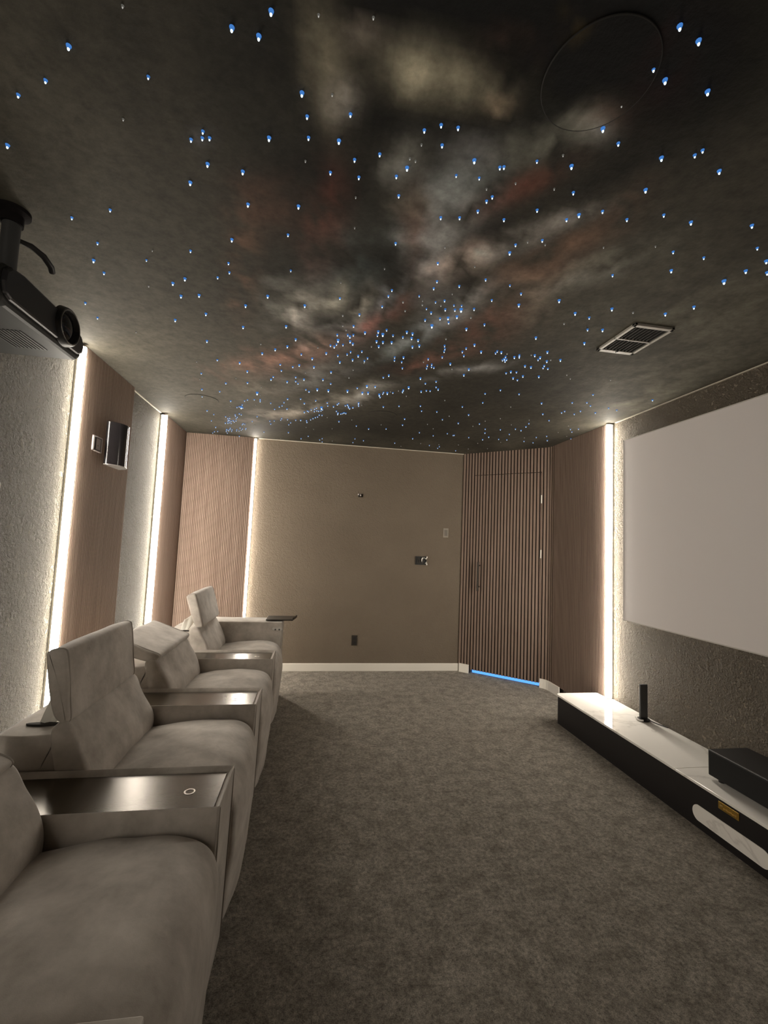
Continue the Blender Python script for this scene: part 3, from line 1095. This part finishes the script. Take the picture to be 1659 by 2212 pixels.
# ------------------------------------------------------------------ ceiling fittings
t = thing('air_vent', 'white ceiling air vent with dark louvres above the screen', 'air vent', (2.905, 1.893, H))
bm = bmesh.new()
a, b, c, d = -0.105, 0.105, -0.142, 0.142
for lo, hi in (((a, c, -.012), (a+.016, d, 0)), ((b-.016, c, -.012), (b, d, 0)), ((a, c, -.012), (b, c+.020, 0)), ((a, d-.026, -.012), (b, d, 0)), ((a, -.005, -.012), (b, .005, 0))):
    box(bm, lo, hi)
fr = obj('frame', bm, mat('white_vent_enamel', (0.40, 0.37, 0.32), 0.5), t, bevel=0.002)
bm = bmesh.new()
box(bm, (a+.01, c+.01, -.0015), (b-.01, d-.01, -.0005))
obj('duct_shade', bm, M_FELT, t)  # flat black sheet painting the unlit depth behind the louvres
M_LOUV = mat('vent_louvre', (0.018, 0.016, 0.014), 0.6, spec=0.2)
for k in range(9):
    x = a+.022+k*0.0196
    for y0, y1 in ((c+.020, -.005), (.005, d-.026)):
        bm = bmesh.new()
        vs = [(x, -.0015), (x+.002, -.0015), (x+.008, -.011), (x+.0055, -.011)]
        prism(bm, vs, y0, y1, 1)
        obj('louvre', bm, M_LOUV, t)
bm = bmesh.new()
box(bm, (-.004, d-.026, -.016), (.004, d-.014, -.009))
obj('lever', bm, M_BLACKP, t)

M_RIMD = mat('dark_speaker_gap', (0.015, 0.014, 0.012), 0.8)
for label, cx, cy in (('round flush ceiling speaker near the left wall', 0.448, 3.545), ('round flush ceiling speaker before the middle of the far wall', 1.885, 3.54), ('round flush ceiling speaker in the black patch of the mural overhead', 1.965, 0.835)):
    t = thing('ceiling_speaker', label, 'ceiling speaker', (cx, cy, H))
    bm = bmesh.new()
    cv = bm.verts.new((cx, cy, H-0.0028))
    rings = []
    for rr in (0.03, 0.06, 0.09, 0.122):
        rings.append([bm.verts.new((cx+rr*math.cos(2*math.pi*k/48), cy+rr*math.sin(2*math.pi*k/48), H-0.0028)) for k in range(48)])
    for k in range(48):
        bm.faces.new((cv, rings[0][k], rings[0][(k+1) % 48]))
        for i in range(3):
            bm.faces.new((rings[i][k], rings[i+1][k], rings[i+1][(k+1) % 48], rings[i][(k+1) % 48]))
    me = mural_mesh('grille', bm)
    me.transform(Matrix.Translation((-cx, -cy, -H)))
    g = bpy.data.objects.new('grille', me)
    C.objects.link(g)
    g.parent = t
    bm = bmesh.new()
    lathe(bm, [(0.122, -0.0005), (0.122, -0.0030), (0.1240, -0.0026), (0.1245, -0.0005)], (0, 0, 0), (0, 0, 1), 64)
    obj('rim', bm, M_RIMD, t)

# ------------------------------------------------------------------ fibre optic stars
# photo regions: (x0, y0, pixels per pixel) and positions read inside them; l, m, s sizes, f = faint
STARS = [
    (0, 0, 3.95, 'l', '587,388'), (0, 0, 3.95, 'm', '390,682 157,806'), (0, 0, 3.95, 's', '1266,652'), (0, 0, 3.95, 'f', '1047,48 1052,1015'), (0, 0, 2.0, 'l', '33,625'),
    (420, 0, 3.95, 'l', '655,92 320,232 550,305 918,790'), (420, 0, 3.95, 'm', '962,990 1332,972'), (420, 0, 3.95, 'f', '1060,125 1527,148 1176,805'),
    (360, 260, 4.879, 'm', '258,198 382,112 377,182 453,182 1496,178'), (360, 260, 4.879, 'l', '432,455 250,650 803,535 1080,180 858,880 1390,900'), (360, 260, 4.879, 'f', '1463,425'),
    (640, 260, 4.879, 'l', '450,210 1168,495'), (640, 260, 4.879, 'm', '615,410 880,352 360,545 660,595 1055,585 1080,790 1350,100 1527,45 1537,258 1523,1020'), (640, 260, 4.879, 'f', '627,808 1198,398 1257,425 1320,252'),
    (900, 250, 4.879, 'l', '608,465 1632,525'), (900, 250, 4.879, 'm', '437,122 877,540 920,535 797,850 737,895 645,1000 453,1070 920,1090 1270,990 1580,1090'), (900, 250, 4.879, 's', '417,625 660,652 1268,475'), (900, 250, 4.879, 'f', '737,768 1043,708 1543,412 1450,768'),
    (1200, 0, 3.614, 'l', '970,200 1117,315 855,622 1187,710 370,1000'), (1200, 0, 3.614, 'm', '765,533'), (1200, 0, 3.614, 'f', '515,822'),
    (1200, 290, 3.614, 'm', '490,68 139,452 367,598 557,662 845,627 1148,122 1087,160 918,915 1157,960 1575,885 1645,985 1485,1062 1652,1075 445,1097'), (1200, 290, 3.614, 'l', '827,180 1278,283 703,430 183,625 1057,683 1533,708 903,1060'), (1200, 290, 3.614, 'f', '780,872 375,880'),
    (820, 460, 3.95, 'm', '137,255 497,425 490,580 462,640 1160,268 1388,230 680,620 905,565 1207,685 1188,780 957,740 105,655 75,705 22,795 1532,742'), (820, 460, 3.95, 'l', '1110,335'), (820, 460, 3.95, 's', '1112,615 338,705'), (820, 460, 3.95, 'f', '200,758 620,688 558,290 1263,245 1413,268 812,455 218,832'),
    (900, 600, 6.9125, 'm', '418,335 470,590 602,572 743,755'), (900, 600, 6.9125, 'l', '665,465 228,705'), (900, 600, 6.9125, 's', '283,358 147,457 217,512 428,465 557,405 572,470 672,410 858,458 350,602 478,660 127,622 1013,690 22,925'), (900, 600, 6.9125, 'f', '810,588 362,410 90,340 85,398 438,908'),
    (120, 420, 4.1475, 'm', '147,205 490,135 377,432 342,585 1210,502 1550,612 1558,695 1453,740 1160,750 1052,790 1125,905 1287,898 1348,1065 1073,1120'), (120, 420, 4.1475, 'l', '1580,400'), (120, 420, 4.1475, 's', '435,698 268,968 377,1100 815,585'), (120, 420, 4.1475, 'f', '868,500 835,818 722,1230'),
    (480, 460, 4.1475, 'm', '590,192 408,740 210,825 740,825 1055,760 188,1017 573,1010'), (480, 460, 4.1475, 's', '615,513 1230,905 1178,1008'), (480, 460, 4.1475, 'f', '1187,130 1063,620 1080,915 1620,795 1455,497'),
    (700, 660, 6.9125, 'l', '210,508 878,420'), (700, 660, 6.9125, 'm', '612,395 387,455 153,605 390,527 430,562 33,703 510,742 427,802 237,835 105,985 810,380 785,525 880,537 1010,540 817,600 1237,385 1322,410 1308,478 1405,508 1423,590 1320,607 1187,765 967,1035 1440,1080'),
    (700, 660, 6.9125, 's', '440,297 198,428 355,430 438,430 187,570 97,587 283,578 207,740 345,720 397,683 565,677 650,777 603,820 797,437 935,355 1030,438 1178,463 1055,765 1052,810 1160,833 1170,925 1555,790 1543,887 1532,927 1608,872 1605,905 1640,918 885,1068'), (700, 660, 6.9125, 'f', '373,1072 708,607 435,957 280,145 280,297 330,360 598,852 1485,838'),
    (900, 720, 4.879, 's', '295,125 298,157 290,185 270,245 482,188 522,152 498,230 832,202 850,182 938,240 905,275 948,270 1083,225 1280,272 1345,337 1333,360 1383,368 943,415 1052,405 1062,488 92,525 205,505 205,563 102,600 142,603 722,632 883,595 1080,637 697,727 482,770 40,762 52,815 213,823 1528,833 1560,818 1640,728'),
    (900, 720, 4.879, 'm', '355,315 610,115 680,188 893,193 925,262 932,285 1030,245 1082,240 1245,225 1302,248 1378,190 1372,288 1515,275 1142,338 1205,350 993,398 1017,465 1120,445 1288,450 550,373 498,433 40,468 227,585 48,607 1257,40 548,855 1317,733 1330,847'), (900, 720, 4.879, 'f', '953,212 1208,225 1413,277 297,703 343,868 992,772 1583,435 1620,475 372,372'),
    (380, 700, 4.879, 'm', '328,173 1263,155 1175,230 1047,262 910,303 1437,358 673,403 753,493 1300,428 1455,447 1003,577 755,615 527,620 275,685 1173,603 1350,577 1550,580 1403,707 1490,682 1607,693 578,808'), (380, 700, 4.879, 'l', '857,718'),
    (380, 700, 4.879, 's', '1322,313 437,375 1100,423 1232,448 1112,487 1027,552 268,517 462,708 277,760 1263,557 1263,600 1287,623 1632,625 1370,687'), (380, 700, 4.879, 'f', '252,578 888,747 895,207 1497,245 220,393 1365,508 633,567 900,662'),
    (420, 820, 5.925, 'm', '842,272 163,393 273,605 1193,243 1185,370 1407,300 435,510 497,520 397,552 430,552 412,633 408,655 455,630 477,655 575,720 1203,673 977,563 1360,515 1440,540 1407,413 1365,750'), (420, 820, 5.925, 'l', '600,343 1627,350'),
    (420, 820, 5.925, 's', '842,250 680,255 643,268 767,252 612,318 573,342 545,350 620,357 248,442 218,523 298,658 257,662 235,678 977,298 1147,288 1122,330 1087,343 1027,375 1360,243 1553,265 575,432 600,445 522,445 525,462 548,475 535,492 400,470 428,490 452,488 450,518 430,530 470,527 510,535 533,522 453,545 472,555 803,470 740,532 623,560 612,572 645,567 432,640 460,615 482,635 422,680 440,650 542,635 540,652 585,613 600,640 617,625 572,652 660,620 655,633 890,668 965,527 1022,525 1105,512 1117,492 1192,507 1232,547 1208,572 1297,515 1435,520 1487,508 1518,492 1548,480 1577,472 1598,447 1633,452 1445,397 1460,405 1495,382 1538,372 1562,358 1535,403 1567,393 1590,398 1620,393 1640,380 1457,720 1603,767 1635,750 1635,793'),
    (420, 820, 5.925, 'f', '785,317 457,337 597,418 450,465 902,438 815,523 675,555 772,580 875,722 1105,747 1430,607 1525,632'),
    (640, 800, 4.879, 'm', '393,377 433,355 540,210 832,167 697,230 757,230 540,360 563,397 597,388 657,340 440,445 437,458 503,443 522,448 450,535 763,613 875,250 883,277 960,232 1120,220 1128,203 918,380 1142,508 1120,572 1227,715'), (640, 800, 4.879, 'l', '745,160 1185,173'),
    (640, 800, 4.879, 's', '327,338 332,370 447,343 643,183 517,368 550,375 550,388 655,355 657,372 423,427 470,455 487,450 633,582 618,717 708,737 597,757 912,243 920,228 1018,233 1083,373 947,613 1540,515 1298,652 1443,685 1592,663 1038,763 1403,788 1508,800 1490,817 1653,682'),
    (640, 800, 4.879, 'f', '555,75 918,70 690,363 585,518 378,612 380,742 327,493 993,222 1160,268 1077,212 895,570 1612,480 1383,565 1443,612 1503,780 1103,797 1312,768'),
    (940, 840, 3.95, 'm', '197,290 425,373 457,408 405,430 733,352 775,320 957,437 1367,202'), (940, 840, 3.95, 's', '378,296 427,340 287,412 163,393 557,345 685,340 800,293 633,385 612,432 542,427 758,445 835,457 863,411 952,402 972,267 175,525 1155,342 1167,365 1223,340 1158,422 1187,213 1240,188 1347,47 1295,115 1325,142 1480,162 1550,180'),
    (940, 840, 3.95, 'f', '427,272 322,316 557,250 803,263 650,303 560,453 762,415 283,510 447,508 198,476 363,462 1050,368 1123,402 1137,312 1467,120'),
    (1200, 560, 3.614, 'l', '1315,165'), (1200, 560, 3.614, 'm', '153,417 440,383 857,422 1080,368 367,547 225,650 757,1097'), (1200, 560, 3.614, 's', '263,452 250,545'), (1200, 560, 3.614, 'f', '605,413 67,500 430,940'),
]
M_CORE = {}
M_GLOW = {}
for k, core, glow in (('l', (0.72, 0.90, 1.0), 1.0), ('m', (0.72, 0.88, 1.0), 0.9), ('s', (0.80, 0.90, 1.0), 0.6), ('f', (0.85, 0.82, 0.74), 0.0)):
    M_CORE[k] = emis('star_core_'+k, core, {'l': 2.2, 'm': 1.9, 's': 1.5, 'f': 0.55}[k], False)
    M_GLOW[k] = emis('star_halo_'+k, STAR_BLUE if k != 'f' else (0.5, 0.48, 0.42), {'l': 0.55, 'm': 0.5, 's': 0.4, 'f': 0.2}[k], False)  # emissive cone stands in for the halo each star casts on the ceiling
SIZE = {'l': 0.0036, 'm': 0.0029, 's': 0.0025, 'f': 0.0019}


def star_bm(bm, k, far, loc=(0, 0, 0)):
    """a fibre end: white tip below a glowing cone added for its blue halo"""
    r = SIZE[k]*(1.4, 1.85)[far] if far >= 0 else SIZE[k]
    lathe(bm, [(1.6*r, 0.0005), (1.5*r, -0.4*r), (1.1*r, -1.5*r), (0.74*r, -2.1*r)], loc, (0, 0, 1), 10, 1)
    lathe(bm, [(0.74*r, -2.1*r), (0.70*r, -2.8*r), (0.42*r, -3.3*r), (0, -3.5*r)], loc, (0, 0, 1), 10, 0)


star_me = {}
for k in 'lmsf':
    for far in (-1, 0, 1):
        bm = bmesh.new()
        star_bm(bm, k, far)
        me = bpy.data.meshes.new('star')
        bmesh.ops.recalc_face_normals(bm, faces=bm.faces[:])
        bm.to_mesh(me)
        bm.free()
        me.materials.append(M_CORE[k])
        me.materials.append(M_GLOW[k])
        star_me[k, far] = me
allst = []
for x0, y0, sc, k, lst in STARS:
    for q in lst.split():
        a, b = q.split(',')
        p = on_z(x0+float(a)/sc, y0+float(b)/sc)
        if -0.01 < p.x < 3.73 and p.y < 4.72:
            dd = (p-CAM).length
            far = -1 if dd < 2.2 else 0 if dd < 3.2 else 1
            allst.append((SIZE[k]/dd, k, p, far))
allst.sort(key=lambda s: -s[0])
LAB = {'l': ('large bright blue star light in the painted night-sky ceiling', 'large blue star lights'),
       'm': ('medium blue-white star light in the painted night-sky ceiling', 'medium blue-white star lights'),
       's': ('small blue-white star light in the painted night-sky ceiling', 'small blue-white star lights'),
       'f': ('faint pale star light in the painted night-sky ceiling', 'faint pale star lights')}
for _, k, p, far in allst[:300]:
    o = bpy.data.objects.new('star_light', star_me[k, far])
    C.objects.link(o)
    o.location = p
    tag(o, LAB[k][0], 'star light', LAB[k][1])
bm = bmesh.new()
for _, k, p, far in allst[300:]:
    r = SIZE[k]*1.85
    mi = 2 if k == 'f' else 0
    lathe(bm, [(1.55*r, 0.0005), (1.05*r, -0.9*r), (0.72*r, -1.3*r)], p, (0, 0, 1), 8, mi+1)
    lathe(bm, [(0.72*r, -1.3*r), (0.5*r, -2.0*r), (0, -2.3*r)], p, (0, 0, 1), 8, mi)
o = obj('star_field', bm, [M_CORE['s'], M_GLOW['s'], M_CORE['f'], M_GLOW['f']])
o['kind'] = 'stuff'
tag(o, 'remaining pinpoint star lights scattered over the far end of the ceiling', 'star lights')
